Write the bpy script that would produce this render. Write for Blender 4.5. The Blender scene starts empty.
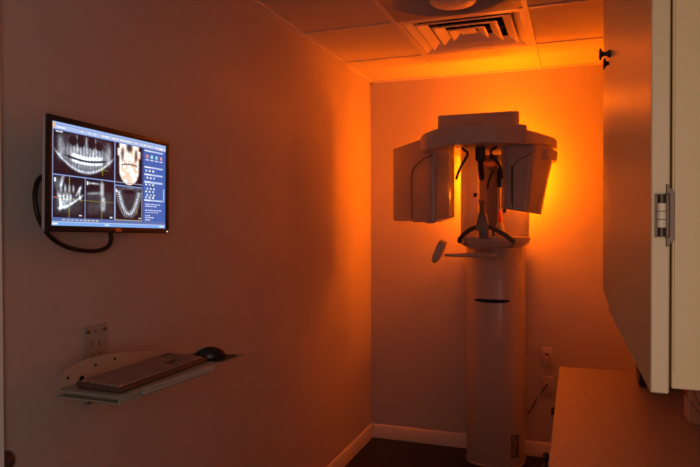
import bpy, bmesh, math, random
import numpy as np
from mathutils import Vector, Matrix
random.seed(4)
PI = math.pi
SC = bpy.context.scene
COL = SC.collection

# ------------------------------------------------------------ room numbers (metres)
RW, RD, RH = 1.90, 4.097, 2.44        # right wall, back wall, ceiling
FY = -.62                              # wall behind the camera
G1, TS, R1 = 0.5016, 0.61, 3.545       # ceiling grid: first line, tile, last row line

# ------------------------------------------------------------ materials
def mat(name, col, rough=0.5, metal=0.0, spec=0.5, bump=0.0, bscale=60.0, var=0.0, vscale=4.0, coat=0.0,
        emit=None, estr=0.0, trans=0.0):
    m = bpy.data.materials.new(name); m.use_nodes = True
    nt = m.node_tree; b = nt.nodes['Principled BSDF']
    b.inputs['Base Color'].default_value = (*col, 1)
    b.inputs['Roughness'].default_value = rough
    b.inputs['Metallic'].default_value = metal
    b.inputs['Specular IOR Level'].default_value = spec
    b.inputs['Coat Weight'].default_value = coat
    b.inputs['Transmission Weight'].default_value = trans
    if emit:
        b.inputs['Emission Color'].default_value = (*emit, 1)
        b.inputs['Emission Strength'].default_value = estr
    tc = nt.nodes.new('ShaderNodeTexCoord')
    if var > 0:
        n = nt.nodes.new('ShaderNodeTexNoise'); n.inputs['Scale'].default_value = vscale; n.inputs['Detail'].default_value = 5
        nt.links.new(tc.outputs['Object'], n.inputs['Vector'])
        r = nt.nodes.new('ShaderNodeMapRange'); r.inputs[1].default_value = .3; r.inputs[2].default_value = .7
        r.inputs[3].default_value = 1 - var; r.inputs[4].default_value = 1 + var * .3
        nt.links.new(n.outputs['Fac'], r.inputs[0])
        mx = nt.nodes.new('ShaderNodeVectorMath'); mx.operation = 'SCALE'
        mx.inputs[0].default_value = col
        nt.links.new(r.outputs[0], mx.inputs['Scale'])
        nt.links.new(mx.outputs[0], b.inputs['Base Color'])
    if bump > 0:
        n2 = nt.nodes.new('ShaderNodeTexNoise'); n2.inputs['Scale'].default_value = bscale; n2.inputs['Detail'].default_value = 4
        nt.links.new(tc.outputs['Object'], n2.inputs['Vector'])
        bp = nt.nodes.new('ShaderNodeBump'); bp.inputs['Strength'].default_value = bump; bp.inputs['Distance'].default_value = .002
        nt.links.new(n2.outputs['Fac'], bp.inputs['Height'])
        nt.links.new(bp.outputs[0], b.inputs['Normal'])
    return m

M = dict(
    wall=mat('wall_paint', (.56, .51, .48), .55, bump=.25, bscale=180, var=.03, vscale=1.5),
    ceil=mat('ceiling_tile', (.72, .68, .62), .9, bump=.5, bscale=260, var=.05, vscale=60),
    grid=mat('grid_metal', (.75, .72, .68), .4),
    floor=mat('dark_floor', (.009, .005, .004), .45, bump=.3, bscale=40, var=.3, vscale=6),
    trim=mat('trim_paint', (.72, .68, .64), .35),
    casing=mat('casing_paint', (.86, .82, .74), .4),
    plastic=mat('device_plastic', (.51, .47, .45), .32, coat=.15),
    plastic2=mat('device_panel', (.45, .41, .40), .3, coat=.2),
    darkrec=mat('recess_panel', (.14, .11, .10), .35),
    handle=mat('handle_rubber', (.08, .065, .06), .35),
    seam=mat('seam_dark', (.08, .06, .06), .5),
    black=mat('black_rubber', (.012, .011, .011), .45),
    blackp=mat('black_plastic', (.02, .019, .02), .3),
    greyp=mat('grey_plastic', (.24, .22, .22), .4),
    steel=mat('brushed_steel', (.55, .53, .50), .32, metal=1.0, bump=.1, bscale=200),
    silver=mat('silver_plastic', (.55, .53, .52), .4),
    tray=mat('tray_coat', (.36, .34, .27), .42),
    coat=mat('plate_coat', (.40, .40, .33), .38),
    coat2=mat('back_plate_coat', (.36, .35, .29), .42),
    clear=mat('clear_edge', (.8, .78, .74), .15, trans=.4),
    kb=mat('keyboard_body', (.09, .05, .04), .45),
    key=mat('keyboard_key', (.27, .18, .15), .45),
    mouse=mat('mouse_shell', (.010, .009, .009), .35),
    beige=mat('cabinet_laminate', (.80, .62, .30), .42, bump=.08, bscale=90, var=.02),
    door=mat('cabinet_door', (.74, .575, .30), .36, bump=.12, bscale=60),
    inner=mat('cabinet_inner', (.10, .07, .05), .7),
    counter=mat('counter_laminate', (.36, .30, .25), .38, bump=.35, bscale=160, var=.10, vscale=40),
    bronze=mat('knob_bronze', (.10, .075, .05), .35, metal=.8),
    hinge=mat('hinge_metal', (.11, .08, .055), .4, metal=.7),
    ivory=mat('hinge_ivory', (.85, .78, .55), .35),
    brown=mat('bumper_rubber', (.10, .05, .035), .4),
    plate=mat('outlet_plastic', (.55, .50, .47), .35),
    hole=mat('dark_hole', (.004, .004, .004), .8),
    red=mat('box_red', (.55, .03, .02), .5),
    white=mat('box_white', (.75, .62, .45), .6),
    pink=mat('box_pink', (.62, .24, .12), .55),
    maroon=mat('box_print', (.16, .06, .05), .55),
    orange=mat('orange_cap', (.85, .17, .03), .4),
    brownp=mat('post_plastic', (.25, .12, .06), .4),
    logo=mat('logo_orange', (.55, .10, .03), .4, emit=(.8, .12, .02), estr=.25),
    label=mat('rating_label', (.10, .085, .08), .5),
    ink=mat('label_ink', (.35, .30, .28), .5),
    fix=mat('fixture_grey', (.40, .37, .38), .5),
    duct=mat('duct_dark', (.03, .025, .02), .7),
    led=mat('power_led', (.1, .1, .1), .4, emit=(.8, .9, 1), estr=1.5),
)

# ------------------------------------------------------------ mesh helpers
def add_box(bm, x0, x1, y0, y1, z0, z1, bev=0.0, seg=2, mi=0):
    t = bmesh.new(); bmesh.ops.create_cube(t, size=1)
    for v in t.verts:
        v.co = ((x0 + x1) / 2 + v.co.x * (x1 - x0), (y0 + y1) / 2 + v.co.y * (y1 - y0), (z0 + z1) / 2 + v.co.z * (z1 - z0))
    if bev > 0: bmesh.ops.bevel(t, geom=t.edges[:], offset=bev, segments=seg, profile=.5, affect='EDGES')
    merge(bm, t, mi)

def merge(bm, t, mi=0, mtx=None):
    if mtx is not None: bmesh.ops.transform(t, matrix=mtx, verts=t.verts)
    vm = {}
    for v in t.verts: vm[v] = bm.verts.new(v.co)
    for f in t.faces:
        try:
            nf = bm.faces.new([vm[v] for v in f.verts]); nf.smooth = f.smooth; nf.material_index = mi or f.material_index
        except ValueError: pass
    t.free()

def add_prism(bm, pts, z0, z1, bev=0.0, seg=2, mi=0, top_scale=None, bot_scale=None, smooth=True, bev_only_rim=True):
    """outline in XY extruded in Z; optional scale of top/bottom about the outline centre"""
    t = bmesh.new(); cx = sum(p[0] for p in pts) / len(pts); cy = sum(p[1] for p in pts) / len(pts)
    def ring(z, s):
        s = s or (1, 1)
        return [t.verts.new((cx + (p[0] - cx) * s[0], cy + (p[1] - cy) * s[1], z)) for p in pts]
    a = ring(z0, bot_scale); b = ring(z1, top_scale); n = len(pts)
    t.faces.new(list(reversed(a))); t.faces.new(b)
    for i in range(n): t.faces.new((a[i], a[(i + 1) % n], b[(i + 1) % n], b[i]))
    bmesh.ops.recalc_face_normals(t, faces=t.faces[:])
    if bev > 0:
        es = [e for e in t.edges if abs(e.verts[0].co.z - e.verts[1].co.z) < 1e-6] if bev_only_rim else t.edges[:]
        bmesh.ops.bevel(t, geom=es, offset=bev, segments=seg, profile=.5, affect='EDGES')
    if smooth:
        for f in t.faces: f.smooth = True
    merge(bm, t, mi)

def add_tube(bm, path, rad, n=12, mi=0, flat=1.0, cap=True):
    """round tube along points; rad number or list; flat scales second axis"""
    P = [Vector(p) for p in path]; R = rad if isinstance(rad, (list, tuple)) else [rad] * len(P)
    rings = []; up = Vector((0, 0, 1))
    for i, p in enumerate(P):
        d = (P[min(i + 1, len(P) - 1)] - P[max(i - 1, 0)]).normalized()
        a = d.cross(up)
        if a.length < .05: a = d.cross(Vector((0, 1, 0)))
        a.normalize(); b = a.cross(d).normalized()
        rings.append([bm.verts.new(p + (a * math.cos(k * 2 * PI / n) + b * math.sin(k * 2 * PI / n) * flat) * R[i]) for k in range(n)])
    for i in range(len(rings) - 1):
        for k in range(n):
            f = bm.faces.new((rings[i][k], rings[i][(k + 1) % n], rings[i + 1][(k + 1) % n], rings[i + 1][k])); f.smooth = True; f.material_index = mi
    if cap:
        for r, p, s in ((rings[0], P[0], -1), (rings[-1], P[-1], 1)):
            dv = (P[1] - P[0]).normalized() * -1 if s < 0 else (P[-1] - P[-2]).normalized()
            c = bm.verts.new(p + dv * (R[0] if s < 0 else R[-1]) * .5)
            for k in range(n):
                f = bm.faces.new((r[k], r[(k + 1) % n], c)); f.smooth = True; f.material_index = mi

def smooth_path(pts, n=8):
    """Catmull-Rom"""
    P = [Vector(p) for p in pts]; P = [P[0] * 2 - P[1]] + P + [P[-1] * 2 - P[-2]]; out = []
    for i in range(1, len(P) - 2):
        for k in range(n):
            t = k / n; a, b, c, d = P[i - 1], P[i], P[i + 1], P[i + 2]
            out.append(.5 * ((2 * b) + (c - a) * t + (2 * a - 5 * b + 4 * c - d) * t * t + (3 * b - a - 3 * c + d) * t ** 3))
    out.append(P[-2]); return out

def add_lathe(bm, prof, origin, axis='Z', n=24, mi=0):
    """prof: (r, h) pairs along axis"""
    o = Vector(origin); rings = []
    for r, h in prof:
        rg = []
        for k in range(n):
            c, s = math.cos(k * 2 * PI / n) * r, math.sin(k * 2 * PI / n) * r
            v = {'Z': (c, s, h), 'X': (h, c, s), 'Y': (c, h, s)}[axis]
            rg.append(bm.verts.new(o + Vector(v)))
        rings.append(rg)
    for i in range(len(rings) - 1):
        for k in range(n):
            f = bm.faces.new((rings[i][k], rings[i][(k + 1) % n], rings[i + 1][(k + 1) % n], rings[i + 1][k])); f.smooth = True; f.material_index = mi
    for rg in (rings[0], rings[-1]):
        f = bm.faces.new(rg); f.material_index = mi

def loft(bm, rings, mi=0, smooth=True, cap=True):
    R = [[bm.verts.new(p) for p in r] for r in rings]; n = len(R[0])
    for i in range(len(R) - 1):
        for k in range(n):
            f = bm.faces.new((R[i][k], R[i][(k + 1) % n], R[i + 1][(k + 1) % n], R[i + 1][k])); f.smooth = smooth; f.material_index = mi
    if cap:
        bm.faces.new(list(reversed(R[0]))); bm.faces.new(R[-1])

def round_poly(pts, r, n=5):
    """round the corners of a polygon; r number or list"""
    out = []; N = len(pts)
    for i in range(N):
        p = Vector(pts[i]); a = Vector(pts[i - 1]); b = Vector(pts[(i + 1) % N])
        rr = r[i] if isinstance(r, (list, tuple)) else r
        if rr <= 0: out.append(tuple(p)); continue
        u = (a - p); v = (b - p); rr = min(rr, u.length * .49, v.length * .49)
        s = p + u.normalized() * rr; e = p + v.normalized() * rr
        for k in range(n + 1):
            t = k / n; q = s * (1 - t) ** 2 + p * 2 * t * (1 - t) + e * t * t; out.append(tuple(q))
    return out

def obj(name, bm, m, parent=None, label=None):
    bmesh.ops.recalc_face_normals(bm, faces=bm.faces[:])
    me = bpy.data.meshes.new(name); 
    if parent is not None: bmesh.ops.translate(bm, vec=-world_loc(parent), verts=bm.verts)
    bm.to_mesh(me); bm.free()
    for q in (m if isinstance(m, (list, tuple)) else [m]): me.materials.append(q)
    try: me.set_sharp_from_angle(angle=math.radians(38))
    except Exception: pass
    o = bpy.data.objects.new(name, me); COL.objects.link(o)
    if parent is not None: o.parent = parent
    if label: o['label'] = label
    return o
def world_loc(o):
    v = Vector(o.location)
    while o.parent is not None: o = o.parent; v += Vector(o.location)
    return v
def thing(name, label, cat, loc, group=None):
    o = bpy.data.objects.new(name, None); o.empty_display_size = .05; COL.objects.link(o); o.location = loc
    return tag(o, label, cat, group)
def tag(o, label, cat, group=None):
    o['label'] = label; o['category'] = cat
    if group: o['group'] = group
    return o
def struct(name, bm, m, parent=None):
    o = obj(name, bm, m, parent)
    if parent is None: o['kind'] = 'structure'
    return o
def B(): return bmesh.new()
def boxes(*args):
    bm = B()
    for a in args: add_box(bm, *a)
    return bm

# ------------------------------------------------------------ room shell
struct('floor', boxes((-.1, RW + .1, FY - .1, RD + .1, -.1, 0)), M['floor'])
struct('wall_left', boxes((-.1, 0, FY, RD, 0, RH + .1)), M['wall'])
struct('wall_back', boxes((-.1, RW + .1, RD, RD + .1, 0, RH + .1)), M['wall'])
struct('wall_right', boxes((RW, RW + .1, FY, RD, 0, RH + .1)), M['wall'])
struct('wall_front', boxes((-.1, RW + .1, FY - .1, FY, 0, RH + .1)), M['wall'])
def baseboard(name, a, b, axis, s):
    prof = [(0, 0), (.014, 0), (.014, .068), (.011, .074), (.010, .082), (.005, .090), (0, .092)]
    bm = B()
    rg = []
    for q in (a, b):
        rg.append([(q, RD - d, h) if axis == 'X' else ((d if s > 0 else RW - d), q, h) for d, h in prof])
    loft(bm, rg, smooth=False); struct(name, bm, M['trim'])
baseboard('baseboard_back', .0145, RW - .0145, 'X', 1)
baseboard('baseboard_left', 1.16, RD, 'Y', 1)
baseboard('baseboard_right', 2.57, RD, 'Y', -1)
# door casing on the left wall, beside the camera
bm = B(); add_prism(bm, [(0, 1.02), (.006, 1.02), (.008, 1.100), (.028, 1.121), (.030, 1.128), (0, 1.128)], 0, RH - .02, smooth=False)
struct('trim_1', bm, M['casing'])

# ceiling: lay-in tiles on a T grid
gx = [G1 + TS * k for k in range(-1, 4)]; gx = [max(0.0, gx[0])] + [g for g in gx[1:] if g < RW] + [RW]
gy = [RD, R1]
while gy[-1] > FY: gy.append(gy[-1] - TS)
gy[-1] = FY
bm = B()
for i in range(len(gx) - 1):
    for j in range(len(gy) - 1):
        if i == 1 and j in (1, 2): continue
        add_box(bm, gx[i] + .002, gx[i + 1] - .002, gy[j + 1] + .002, gy[j] - .002, RH, RH + .016)
add_box(bm, -.1, RW + .1, FY - .1, RD + .1, RH + .35, RH + .40)
struct('ceiling', bm, M['ceil'])
bm = B()
for x in gx[1:-1]: add_box(bm, x - .012, x + .012, FY, RD, RH - .006, RH - .0005, .001, 1); add_box(bm, x - .001, x + .001, FY, RD, RH, RH + .03)
for y in gy[1:-1]: add_box(bm, 0, RW, y - .012, y + .012, RH - .0055, RH - .0003, .001, 1); add_box(bm, 0, RW, y - .001, y + .001, RH, RH + .03)
struct('trim_2', bm, M['grid'])
bm = B()
for s in ((0, .022, FY, RD), (RW - .022, RW, FY, RD), (0, RW, RD - .022, RD)): add_box(bm, *s, RH - .008, RH - .0002)
struct('trim_3', bm, M['grid'])

# ------------------------------------------------------------ four way ceiling diffuser
dcx, dcy = G1 + TS / 2, R1 - TS / 2
t = thing('air_diffuser', 'square four way louvred air vent set in the ceiling grid above the scanner', 'vent', (dcx, dcy, RH))
def sq_ring(bm, h0, z0, h1, z1, th=.002):
    """square sheet ring sloping from half size h0 at z0 to h1 at z1"""
    def s(h, z): return [(dcx + a * h, dcy + b * h, z) for a, b in ((-1, -1), (1, -1), (1, 1), (-1, 1))]
    o0, o1, i1, i0 = s(h0, z0), s(h1, z1), s(h1 - th, z1 + th), s(h0 - th, z0 + th)
    R = [[bm.verts.new(p) for p in r] for r in (o0, o1, i1, i0)]
    for i in range(4):
        for k in range(4): bm.faces.new((R[i][k], R[i][(k + 1) % 4], R[(i + 1) % 4][(k + 1) % 4], R[(i + 1) % 4][k]))
bm = B()
sq_ring(bm, .298, RH - .002, .272, RH - .004, .003); sq_ring(bm, .272, RH - .004, .228, RH + .022)
obj('frame', bm, M['grid'], t)
for h in (.222, .150, .084):
    bm = B(); sq_ring(bm, h, RH - .002, h - .038, RH + .023); sq_ring(bm, h + .010, RH + .001, h, RH - .003); obj('louvre', bm, M['grid'], t)
bm = B(); c = [bm.verts.new((dcx + a * .04, dcy + b * .04, RH + .012)) for a, b in ((-1, -1), (1, -1), (1, 1), (-1, 1))]; ap = bm.verts.new((dcx, dcy, RH + .045))
bm.faces.new(c)
for k in range(4): bm.faces.new((c[k], c[(k + 1) % 4], ap))
obj('centre_cone', bm, M['grid'], t)
bm = B()
for s in ((-.30, -.298, -.3, .3), (.298, .30, -.3, .3), (-.3, .3, -.30, -.298), (-.3, .3, .298, .30)): add_box(bm, dcx + s[0], dcx + s[1], dcy + s[2], dcy + s[3], RH + .001, RH + .07)
add_box(bm, dcx - .3, dcx + .3, dcy - .3, dcy + .3, RH + .17, RH + .172)
add_lathe(bm, [(.17, .07), (.17, .16), (.168, .16), (.168, .07)], (dcx, dcy, RH), n=32)
for s in ((-.3, -.17, -.3, .3), (.17, .3, -.3, .3), (-.17, .17, -.3, -.17), (-.17, .17, .17, .3)): add_box(bm, dcx + s[0], dcx + s[1], dcy + s[2], dcy + s[3], RH + .07, RH + .072)
obj('duct_box', bm, M['duct'], t)

# round fixture in the next tile
fcy = dcy - TS; fcx = dcx
t = thing('round_ceiling_fixture', 'grey square ceiling panel with a round centre dome beside the louvred vent', 'ceiling fixture', (fcx, fcy, RH))
bm = B(); n = 64; rgs = []
for z, rad in ((RH - .004, None), (RH - .004, .286), (RH - .001, .280), (RH + .035, .255), (RH + .075, .205), (RH + .10, .14), (RH + .105, .02)):
    rg = []
    for k in range(n):
        a = (k + .5) * 2 * PI / n; c, s_ = math.cos(a), math.sin(a); q = .297 / max(abs(c), abs(s_)) if rad is None else rad
        rg.append((fcx + c * q, fcy + s_ * q, z))
    rgs.append(rg)
loft(bm, rgs, cap=False); obj('panel', bm, M['fix'], t)
bm = B(); add_lathe(bm, [(.012, -.03), (.012, .10)], (fcx + .01, fcy + .01, RH), n=14); obj('stem', bm, M['fix'], t)
bm = B(); add_lathe(bm, [(.102, -.020), (.100, -.032), (.092, -.040), (.07, -.046), (.04, -.050), (.01, -.052)], (fcx + .03, fcy + .02, RH), n=40); obj('centre_dome', bm, M['grid'], t)

# ------------------------------------------------------------ monitor
MC = Vector((.085, 1.457, 1.588))       # centre of the screen glass
t = thing('computer_monitor', 'black widescreen monitor on the left wall showing dental x-rays', 'monitor', tuple(MC))
W2, H2 = .2475, .1475
roll = math.radians(-1.3)
LM = Matrix.Rotation(roll, 4, 'X')
def ml(x, y, z):   # local monitor coords: x out of the wall, y along, z up
    return MC + (LM @ Vector((x, y, z)))
def mon_box(bm, x0, x1, y0, y1, z0, z1, bev=0, mi=0):
    q = B(); add_box(q, x0, x1, y0, y1, z0, z1, bev); merge(bm, q, mi, Matrix.Translation(MC) @ LM)
bm = B()
out = round_poly([(-W2, -H2), (W2, -H2), (W2, H2), (-W2, H2)], .010, 5)
def mring(x, s, dy=0): return [tuple(ml(x, p[0] * s, p[1] * s)) for p in out]
loft(bm, [mring(-.050, .72), mring(-.042, .80), mring(-.020, .975), mring(-.013, 1.0), mring(-.004, 1.0)])
obj('back_shell', bm, M['silver'], t)
bm = B()
SL, SR, SB, ST = -W2 + .0155, W2 - .0155, -H2 + .0165, H2 - .0150
for a in ((-W2, W2, ST, H2), (-W2, W2, -H2, SB), (-W2, SL, SB, ST), (SR, W2, SB, ST)): mon_box(bm, -.005, .0045, *a, .0012)
obj('bezel', bm, M['blackp'], t)
bm = B(); mon_box(bm, -.065, -.045, -.055, .055, -.055, .055, .003); mon_box(bm, -.0835, -.060, -.028, .028, -.028, .028, .002)
obj('wall_mount', bm, M['greyp'], t)
bm = B(); mon_box(bm, .0040, .0050, W2 - .012, W2 - .007, -H2 + .005, -H2 + .008); obj('power_light', bm, M['led'], t)
# maker's mark, as on the bezel
fc = bpy.data.curves.new('logo', 'FONT'); fc.body = 'DELL'; fc.size = .0125; fc.align_x = 'CENTER'; fc.extrude = .0003; fc.offset = .0003
fo = bpy.data.objects.new('logo_text', fc); COL.objects.link(fo)
bpy.context.view_layer.update()
me = bpy.data.meshes.new_from_object(fo.evaluated_get(bpy.context.evaluated_depsgraph_get()))
bpy.data.objects.remove(fo)
lo = bpy.data.objects.new('logo', me); me.materials.clear(); me.materials.append(M['logo']); COL.objects.link(lo); lo.parent = t
lo['label'] = 'small orange lettering on the lower bezel'
lo.matrix_local = LM @ Matrix.Translation((.0047, .012, -H2 + .0042)) @ Matrix(((0, 0, 1, 0), (1, 0, 0, 0), (0, 1, 0, 0), (0, 0, 0, 1)))

# the picture on the screen, computed and stored per vertex
def paint(w, h):
    u, v = np.meshgrid((np.arange(w) + .5) / w, (np.arange(h) + .5) / h)
    img = np.zeros((h, w, 3)); img[:] = (.03, .10, .36)
    rng = np.random.RandomState(7)
    def noise(s):
        g = rng.rand(int(h / s) + 3, int(w / s) + 3); yy = np.arange(h) / s; xx = np.arange(w) / s
        y0 = yy.astype(int); x0 = xx.astype(int); fy = (yy - y0)[:, None]; fx = (xx - x0)[None]
        return (g[y0][:, x0] * (1 - fy) * (1 - fx) + g[y0 + 1][:, x0] * fy * (1 - fx) + g[y0][:, x0 + 1] * (1 - fy) * fx + g[y0 + 1][:, x0 + 1] * fy * fx)
    N1, N2 = noise(5), noise(12)
    def rect(x0, x1, y0, y1, c): img[(u >= x0) & (u < x1) & (v >= y0) & (v < y1)] = c
    def gs(d, s): return np.exp(-(d / s) ** 2)
    def box(a, b, x0, x1, y0, y1, s=.02):
        return 1 / (1 + np.exp(-(a - x0) / s)) / (1 + np.exp((a - x1) / s)) / (1 + np.exp(-(b - y0) / s)) / (1 + np.exp((b - y1) / s))
    def panel(x0, x1, y0, y1, fn, tint=(.78, .88, 1.0)):
        m = (u >= x0) & (u < x1) & (v >= y0) & (v < y1)
        a = (u - x0) / (x1 - x0); b = (v - y0) / (y1 - y0)
        val = np.clip(fn(a, b), 0, 1.3)
        c = val[..., None] ** 1.5 * np.array(tint) + np.array((.006, .006, .014)); img[m] = c[m]
    # --- panoramic picture
    def pano(a, b):
        x = a - .5
        jb = .90 - 1.55 * np.abs(x) ** 2.0 * 1.25           # lower border of the jaw
        g = .55 * gs(b - jb, .035)
        inside = (b < jb) & (np.abs(x) < .44)
        g = g + np.where(inside, .26 * box(a, b, .08, .92, .35, 2, .04), 0)
        g += .45 * gs(np.abs(x) - .40, .05) * box(a, b, 0, 1, .12, .62, .05)      # rami
        g += .35 * box(a, b, .22, .80, .28, .56, .03) * (.7 + .5 * np.cos(a * 120))
        g += .25 * box(a, b, .28, .76, .60, .80, .03) * (.7 + .5 * np.cos(a * 130))
        arch = .50 + .05 * np.sin((a - .25) * 6)
        g += 1.15 * gs(b - arch, .040) * box(a, b, .28, .78, 0, 1, .01) * (.85 + .25 * np.cos(a * 110))
        g += 1.0 * gs(b - arch - .125, .030) * box(a, b, .27, .78, 0, 1, .01) * (.85 + .25 * np.cos(a * 120 + 1))
        g -= .9 * gs(b - arch - .068, .018) * box(a, b, .22, .82, 0, 1, .02)
        for cx, cy, rx, ry in ((.42, .16, .055, .14), (.60, .16, .055, .14), (.30, .18, .06, .10), (.72, .20, .06, .10)):
            g -= .5 * np.exp(-(((a - cx) / rx) ** 2 + ((b - cy) / ry) ** 2) ** 2)
        g += .30 * gs(a - .51, .012) * box(a, b, 0, 1, .02, .36) + .22 * gs(a - .36, .012) * box(a, b, 0, 1, 0, .34) + .22 * gs(a - .66, .014) * box(a, b, 0, 1, 0, .34)
        g += .18 * box(a, b, .2, .8, .0, .40, .05)
        g *= (.65 + .6 * N1) * np.clip(1.25 - .0 * a, 0, 2)
        return np.clip(g, 0, 1.2) * box(a, b, .02, .98, .02, 2, .02)
    panel(.015, .490, .085, .500, pano)
    # --- three quarter bone view
    def bone(a, b):
        cx = np.abs(a - .5)
        wd = np.where(b < .62, .36 + .06 * (b > .12) * (b < .3), .36 * np.sqrt(np.clip(1 - ((b - .62) / .36) ** 2, 0, 1)))
        g = 1.15 / (1 + np.exp((cx - wd) / .012))
        g *= 1 - .9 * np.exp(-(((a - .5) / .12) ** 2 + ((b - .06) / .14) ** 2) ** 2)
        for s in (-1, 1): g *= 1 - .75 * np.exp(-(((a - .5 - s * .25) / .06) ** 2 + ((b - .24) / .17) ** 2) ** 2)
        g *= 1 - .95 * gs(b - .50 - .03 * np.cos(a * 6), .016) * box(a, b, .22, .80, 0, 1, .01)
        g *= 1 - .25 * (np.cos(a * 95) > .4) * box(a, b, .2, .8, .38, .62, .01)
        g *= .75 + .4 * N1
        return g
    panel(.500, .752, .085, .535, bone, (1.0, .93, .84))
    m = (u > .50) & (u < .752) & (v > .085) & (v < .535) & (img[..., 0] > .05) & (N2 > .66); img[m] *= (1.0, .72, .60)
    # --- side slice
    def side(a, b):
        lb = .78 - .34 * np.clip((a - .22) / .7, 0, 1) ** 1.5
        g = 1.0 * gs(b - lb, .030) * box(a, b, .16, .93, 0, 1, .02)
        g += .32 * box(a, b, .14, .50, .40, .78, .03) + .25 * ((b < lb) & (b > .52) & (a > .2) & (a < .92))
        g += .9 * gs(a - .19 - .05 * np.cos(b * 9), .035) * box(a, b, 0, 1, .42, .80, .03)
        g += .85 * box(a, b, .20, .60, .43, .58, .02) * (.55 + .5 * np.cos(a * 58))
        g += .85 * box(a, b, .16, .66, .22, .37, .025) * (.55 + .5 * np.cos(a * 48 + 1))
        g += .8 * gs(a - .30 + .25 * b, .05) * box(a, b, 0, 1, .0, .26, .02)
        g += .8 * gs((a - .86) - .04 * np.sin(b * 12), .035) * box(a, b, 0, 1, .22, .55, .02) + .7 * gs((a - .74) - (.42 - b) * .55, .035) * box(a, b, 0, 1, .22, .46, .02)
        g += .25 * box(a, b, .02, .2, .02, .3, .03) + .13 * box(a, b, .05, .9, .45, .9, .05)
        return g * (.6 + .65 * N1)
    panel(.015, .247, .515, .915, side)
    def cross(a, b):
        g = .12 * box(a, b, .05, .95, .3, .9, .03) * (.6 + .8 * N2)
        g += .9 * gs(a - .56, .06) * box(a, b, 0, 1, .06, .40, .02) + .9 * gs(a - .60, .07) * box(a, b, 0, 1, .44, .78, .02)
        g -= .6 * gs(a - .60, .03) * box(a, b, 0, 1, .54, .72, .02)
        g += .8 * gs(b - .10, .025) * box(a, b, .08, .45, 0, 1, .03) * (.5 + N1) + .4 * gs(b - .38 + .1 * a, .03) * box(a, b, .05, .5, 0, 1, .03)
        return g
    panel(.254, .490, .515, .915, cross)
    def arch(a, b):
        x = np.abs(a - .5); c = .82 - 5.0 * x ** 2.1
        d = (b - c) / np.sqrt(1 + (10 * x) ** 2)
        g = 1.0 * gs(d, .050) * (b > .12) * (.75 + .5 * np.cos(np.arctan2(b - .3, a - .5) * 40))
        g += .28 * gs(d - .085, .02) * (b > .05) + .30 * gs(d + .085, .02) * (b > .1)
        g += .35 * box(a, b, .05, .95, .0, .05, .02) * N1 * 1.5 + .10 * (d < 0)
        g -= .5 * np.exp(-(((a - .5) / .13) ** 2 + ((b - .14) / .05) ** 2))
        return g * (.7 + .5 * N1)
    panel(.500, .752, .552, .915, arch)
    # --- lines and frames
    lb = (.30, .42, .68)
    for x0, x1, y0, y1 in ((.0, .012, .0, 1), (.012, .757, .503, .510), (.248, .253, .51, .92), (.492, .498, .08, .92), (.50, .757, .540, .548)): rect(x0, x1, y0, y1, lb)
    yl = (.38, .36, .02)
    for x0, x1, y0, y1 in ((.128, .132, .515, .915), (.015, .13, .725, .731), (.13, .49, .733, .740), (.382, .388, .515, .915), (.34, .44, .405, .409), (.388, .392, .37, .46), (.66, .70, .77, .775), (.70, .704, .76, .85)): rect(x0, x1, y0, y1, yl)
    rect(.015, .06, .725, .731, (.55, .2, .1))
    for x0, x1, y0, y1 in ((.500, .504, .552, .92), (.748, .752, .552, .92), (.5, .752, .912, .918)): rect(x0, x1, y0, y1, (.45, .42, .20))
    for x0, y0 in ((.022, .54), (.262, .54), (.505, .585)): rect(x0, x0 + .012, y0, y0 + .035, (.9, .95, 1))
    for x0, y0 in ((.205, .885), (.455, .89), (.72, .885)): rect(x0, x0 + .022, y0, y0 + .012, (.8, .85, .9))
    # --- top bars
    rect(0, 1, 0, .030, (.34, .50, .86)); rect(0, 1, .030, .072, (.42, .56, .88)); rect(0, 1, .028, .032, (.10, .2, .5)); rect(0, 1, .072, .080, (.18, .28, .55))
    rect(.008, .026, .015, .065, (.85, .55, .35)); rect(.034, .10, .045, .062, (.8, .88, 1)); rect(.03, .08, .088, .100, (.75, .8, .9))
    for k in range(30):
        x = .15 + rng.rand() * .80; w_ = .008 + rng.rand() * .02; rect(x, x + w_, .042, .058, ((.85, .9, 1), (.7, .8, .95), (.95, .85, .6))[k % 3])
    rect(.36, .372, .045, .06, (.9, .25, .2)); 
    for k in range(4): rect(.92 + k * .02, .93 + k * .02, .055, .075, ((1, .8, .4), (.9, .95, 1), (.9, .95, 1), (1, .6, .6))[k])
    # --- side bar
    rect(.757, 1, .080, .93, (.045, .13, .46)); rect(.757, .765, .08, .93, (.02, .05, .2))
    for y in (.095, .285, .37, .455, .665): rect(.775, .965, y, y + .020, (.50, .63, .92)); rect(.775, .84, y + .004, y + .014, (.95, .97, 1))
    for k in range(4):
        x = .79 + k * .048; rect(x, x + .022, .150, .190, ((.75, .3, .25), (.3, .85, .95), (.35, .75, .9), (.8, .35, .4))[k]); rect(x - .006, x + .03, .202, .216, (.75, .82, .95))
    for k in range(3):
        for r_, y in enumerate((.325, .405, .485, .53, .565, .605, .632)):
            x = .785 + k * .035 + .01 * (r_ % 2); rect(x, x + .018, y, y + .020, ((.5, .75, .95), (.9, .9, .6), (.75, .85, 1))[(k + r_) % 3])
    for y, x1 in ((.715, .93), (.740, .88), (.785, .95), (.81, .90), (.845, .83), (.87, .86), (.895, .82)):
        x = .785
        while x < x1:
            w_ = .008 + rng.rand() * .02; rect(x, x + w_, y, y + .011, (.72, .80, .96)); x += w_ + .006
    rect(.972, .985, .53, .68, (.45, .55, .85))
    # --- bottom bars
    rect(0, 1, .92, .955, (.10, .17, .42)); rect(0, 1, .955, 1, (.20, .42, .85)); rect(0, 1, .953, .96, (.5, .65, .95))
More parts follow.
